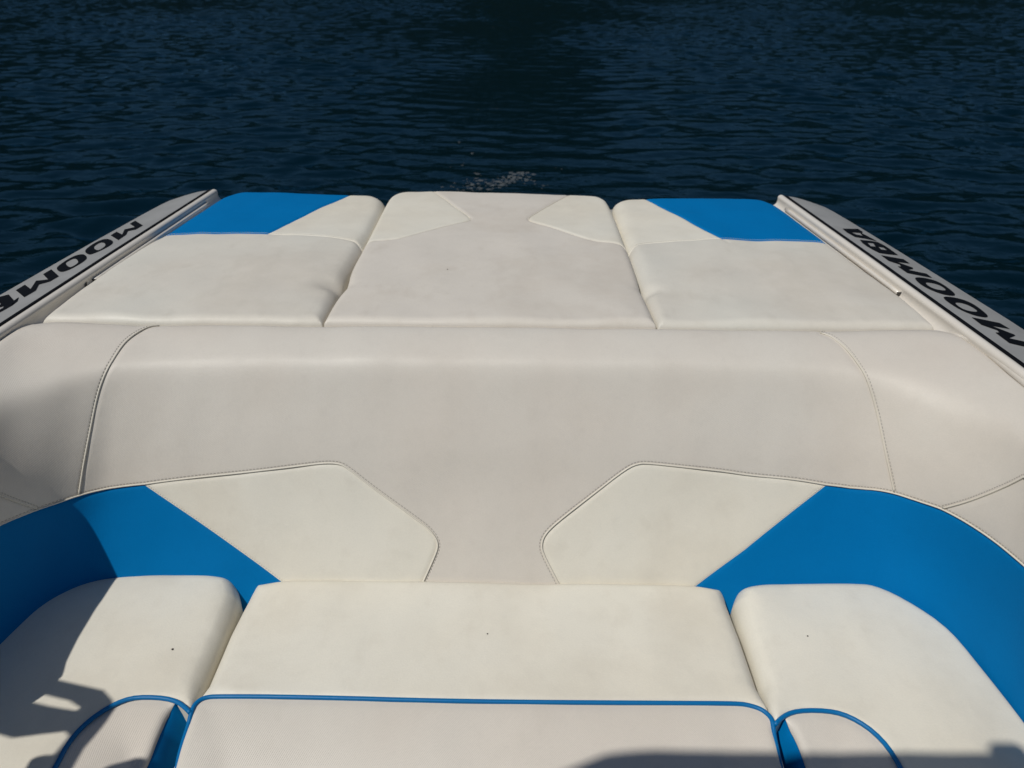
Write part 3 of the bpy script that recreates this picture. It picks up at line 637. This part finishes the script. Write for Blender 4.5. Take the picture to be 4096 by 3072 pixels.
def corner_bolster(t, front, blue_px, s, label):
    fr = resample(chaikin(front, 1), .007); bl = on_z(blue_px, Z_SEAT-.012)[:, :2]
    x0 = bl[-1][0]; bl = np.vstack([bl, [(x0-s*-.004, .76), (x0+s*.03, .70), (x0+s*.05, .60), (s*.645, .30), (s*.645, -.5)]]); bl = resample(chaikin(bl, 1), .007)
    poly = np.vstack([fr[::-1], bl]) if True else None
    k = ((fr-bl[0])**2).sum(1).argmin(); poly = np.vstack([fr[k:][::-1], bl])
    poly = resample(poly, .007, True); hb = lambda P: hB(P, fr, poly)
    panel_on('front_bolster', poly, hb, M_twill, t, step=.014)
    # blue inner side falling into the joint beside the middle cushion
    inner = np.vstack([fr[:k+1][::-1], [(s*.534 if s < 0 else .519, y) for y in np.linspace(fr[0][1]-.01, .70, 20)]])
    n = 60
    def by_len(P):
        a = np.concatenate([[0], np.cumsum(np.linalg.norm(np.diff(P, axis=0), axis=1))]); q = np.linspace(0, a[-1], n); return np.stack([np.interp(q, a, P[:, j]) for j in (0, 1)], 1)
    A = by_len(bl[bl[:, 1] > .70]); B = by_len(inner); rows = []
    zA = hb(A)-.001; dB = seg_dist(B, fr)
    for u in np.linspace(0, 1, 9):
        P = A+(B-A)*u; drop = .11*np.clip(np.arange(n)/14, 0, 1)*(u**1.3); rows.append(np.column_stack([P, zA*(1-u)+(Z_SEAT-.006)*u*(np.arange(n) < 0)+zA*u-drop]))
    G = np.array(rows).transpose(1, 0, 2); o = grid_mesh('blue_gusset', G, M_blue, t, flip=(s < 0)); o['label'] = 'blue gusset beside the middle cushion'
    low = bl[bl[:, 1] < .72]; grid_mesh('front_skirt', np.array([[(p[0], p[1], z) for z in np.linspace(hb(np.array([p]))[0], .08, 5)] for p in low]), M_twill, t)
    zp = Z_SEAT+.0005; tube('blue_piping', np.column_stack([fr, np.full(len(fr), zp)]), .0043, M_pipe, t, 10)
    st = offset2(bl[bl[:, 1] > .72], s*.006 if s < 0 else .006)
    stitches('stitching', [offset2(bl[bl[:, 1] > .72][2:], -.004 if s < 0 else .004)], lambda q: np.column_stack([q, hb(q)-.001]), lambda q: np.tile([0, 0, 1.], (len(q), 1)), M_bthread, t, pitch=.006, ln=.004)
corner_bolster(sL, frontL, [(711,2819),(673,2857),(629,2943),(597,3014),(564,3068)], -1, '')
corner_bolster(sR, frontR, [(3135,2885),(3167,2926),(3199,2983),(3236,3071)], 1, '')
# seat base below the cushions
base = box('seat_base', (-1.06, .72, .07), (1.06, 1.24, Z_SEAT-.125), M_gel, boat)
for s in (-1, 1): box('seat_base', (min(s*.66, s*1.06), -.5, .07), (max(s*.66, s*1.06), .715, Z_SEAT-.125), M_gel, boat)

# ------------------------------------------------------------------ unseen tower, roof and loop, added and shaped to cast shadows on the seat
tower = thing('shade_tower', 'unseen black tower with a canvas roof, added to shade the seat', 'tower', (0, -.6, ZC-.7))
zt = ZC+.80
edge_px = [(2150,3100),(2230,3080),(2320,3045),(2430,3008),(2600,2996),(2800,3000),(3000,3004),(3110,3008),(3400,3010),(3615,3014),(3800,3020),(3930,3018),(4150,3040),(4400,3046),(5000,3046)]
TT = zt-Z_SEAT+.008
edge = on_z(edge_px, Z_SEAT-.008)[:, :2]-np.array([KX, KY])*TT
def shade_canopy(x1, y0, z):
    xs, ts = np.linspace(edge[0][0], x1, 60), np.linspace(0, 1, 17); ye = np.interp(xs, edge[:, 0], edge[:, 1])
    G = np.array([[(x, y0+(yy-y0)*t, z+.05*(1-t)*t*4*(1-(x/.95)**2)) for x, yy in zip(xs, ye)] for t in ts]); o = grid_mesh('shade_canopy', G, M_canvas, tower)  # added out of view; aft edge shaped to the shadow it casts
    md = o.modifiers.new('thick', 'SOLIDIFY'); md.thickness = .006; return o
shade_canopy(.85, -1.65, zt)
lc = on_z([(4040, 3015)], Z_SEAT-.008)[0][:2]-np.array([KX, KY])*TT
tube('shadow_lump', np.array([(lc[0]-.03, lc[1]+.0, zt-.012), (lc[0]-.02, lc[1], zt-.012), (lc[0]+.02, lc[1], zt-.012), (lc[0]+.03, lc[1], zt-.012)]), np.array([.012, .022, .022, .012]), M_metal, tower, 12)  # unlit lump added for the bump in the shadow edge
for s in (-1, 1):
    tube('tower_leg', chaikin(np.array([(s*1.16, .02, ZC-.72), (s*1.14, -.15, ZC-.2), (s*1.0, -.5, ZC+.35), (s*.72, -.7, zt-.01)]), 3), .03, M_metal, tower, 12)
    tube('tower_leg', chaikin(np.array([(s*1.18, -1.2, ZC-.70), (s*1.14, -1.15, ZC-.1), (s*.95, -1.0, ZC+.4), (s*.72, -.9, zt-.01)]), 3), .03, M_metal, tower, 12)
tube('tower_hoop', np.array([(x, -.8, zt-.012) for x in np.linspace(-.75, .75, 20)]), .025, M_metal, tower, 12)
rack = thing('shadow_rack', 'unseen black loop at the left, added to cast a shadow on the seat', 'rack', (-1.12, .5, ZC-.45))
tr = .80; sh = np.array([-KX*tr, -KY*tr]); zr_ = Z_SEAT+tr
def rk(px): return SX(px)+sh
out = rk([(150,2700),(300,2735),(420,2762),(452,2800),(455,2830),(420,2880),(330,2990),(280,3080),(215,3080),(245,3010),(300,2935),(285,2918),(180,2930),(80,2945),(-60,2905),(-120,2880),(-120,2690)])
hole = rk([(95,2800),(130,2755),(300,2795),(340,2820),(335,2840),(300,2842),(200,2825)])
V2, T = tri_region(out, .02, holes=[hole])
ro = mesh('shadow_loop', np.column_stack([V2, np.full(len(V2), zr_)]), T, M_metal, rack, smooth=False); ro.modifiers.new('thick', 'SOLIDIFY').thickness = .012  # unseen plate cut to the outline of the shadow it casts
V2, T = tri_region(rk([(380,3150),(385,3075),(410,3055),(450,3040),(490,3024),(530,3022),(565,3032),(585,3070),(590,3150)]), .02)
cl_ = mesh('shadow_plate', np.column_stack([V2, np.full(len(V2), zr_+.001)]), T, M_metal, rack, smooth=False); cl_.modifiers.new('thick', 'SOLIDIFY').thickness = .02  # second unseen plate, added only for the dark blob it casts
tube('plate_arm', np.array([(-1.12, .40, zr_-.01), (-1.0, .40, zr_-.01)]), .012, M_metal, rack, 8)
tube('mount', np.array([(-1.12, .47, zr_-.008), (-1.12, .2, zr_-.01), (-1.145, -.13, zr_-.09)]), .018, M_metal, rack, 10)

# ------------------------------------------------------------------ foam in the wake, crumbs on the upholstery
def dome(V, Fc, c, r, hgt, seg=7):
    k = len(V); V.append((c[0], c[1], c[2]+hgt))
    for ring, (rr, hh) in enumerate(((.6, .75), (1.0, 0))):
        for i in range(seg):
            a = 6.283*i/seg+ring*.4; j = rng.uniform(.8, 1.2); V.append((c[0]+r*rr*j*math.cos(a), c[1]+r*rr*j*math.sin(a)*1.2, c[2]+hgt*hh-.001))
    for i in range(seg):
        a, b = k+1+i, k+1+(i+1) % seg; Fc += [(k, a, b), (a, a+seg, b+seg), (a, b+seg, b)]
M_foam = plain('foam', (.18, .20, .21), .8, vary=.35)
_n = M_foam.node_tree; _b = _n.nodes['Principled BSDF']; _t = _n.nodes.new('ShaderNodeBsdfTransparent'); _m = _n.nodes.new('ShaderNodeMixShader'); _m.inputs[0].default_value = .38
_n.links.new(_t.outputs[0], _m.inputs[1]); _n.links.new(_b.outputs[0], _m.inputs[2]); _n.links.new(_m.outputs[0], _n.nodes['Material Output'].inputs[0])
V, Fc = [], []
spots = [((1890,745), 40, 60), ((1905,705), 14, 30), ((1950,738), 26, 50), ((2000,728), 30, 45), ((2045,712), 30, 40), ((2075,695), 22, 30), ((2115,718), 20, 35), ((1830,570), 7, 30), ((1875,612), 7, 30), ((1880,535), 5, 20), ((2000,668), 4, 20), ((2235,670), 3, 15), ((1960,440), 6, 60), ((1990,250), 5, 60), ((2000,110), 5, 50), ((1860,660), 8, 60), ((1805,745), 4, 30), ((2150,735), 8, 60)]
for (c, n, sp) in spots:
    P = on_z(np.array(c)+rng.normal(0, 1, (int(1.3*n) if n > 10 else n//2+1, 2))*[sp*.6, sp*.22], 0)
    for p in P:
        r_ = abs(rng.normal(.003, .0035))+.0025
        p[2] = water_h(p[0], p[1])+.001; dome(V, Fc, p, r_*1.7, r_*.3)
fo = mesh('foam', V, Fc, M_foam); fo['kind'] = 'stuff'; fo['label'] = 'small white bubbles of foam in the wake behind the boat'; fo['category'] = 'foam'
def crumb(px, z, r, label):
    p = on_z([px], z)[0]; V, Fc = [], []; bm = bmesh.new(); bmesh.ops.create_icosphere(bm, subdivisions=1, radius=1)
    for v in bm.verts: v.co = Vector((v.co.x*r*rng.uniform(.7, 1.3), v.co.y*r*rng.uniform(.7, 1.3), v.co.z*r*.5))
    me = bpy.data.meshes.new('crumb'); bm.to_mesh(me); bm.free(); me.materials.append(M_crumb); o = bpy.data.objects.new('crumb', me); o.location = (p[0], p[1], p[2]); link(o)
    o['label'] = label; o['category'] = 'crumb'; o['group'] = 'dark crumbs on the upholstery'
zt_ = lambda f, px: float(f(SX([px]))[0])
crumb((690, 2597), zt_(hSL, (690, 2597))+.0006, .0024, 'dark crumb lying on the left corner seat cushion')
crumb((3231, 2544), zt_(hSR, (3231, 2544))+.0006, .0018, 'tiny dark crumb lying on the right corner seat cushion')
crumb((1790, 1077), Z_PAD+.006, .0016, 'tiny dark crumb lying on the middle sun pad')
crumb((1950, 2535), zt_(hSM, (1950, 2535))+.0006, .0018, 'tiny dark crumb lying on the middle seat cushion')
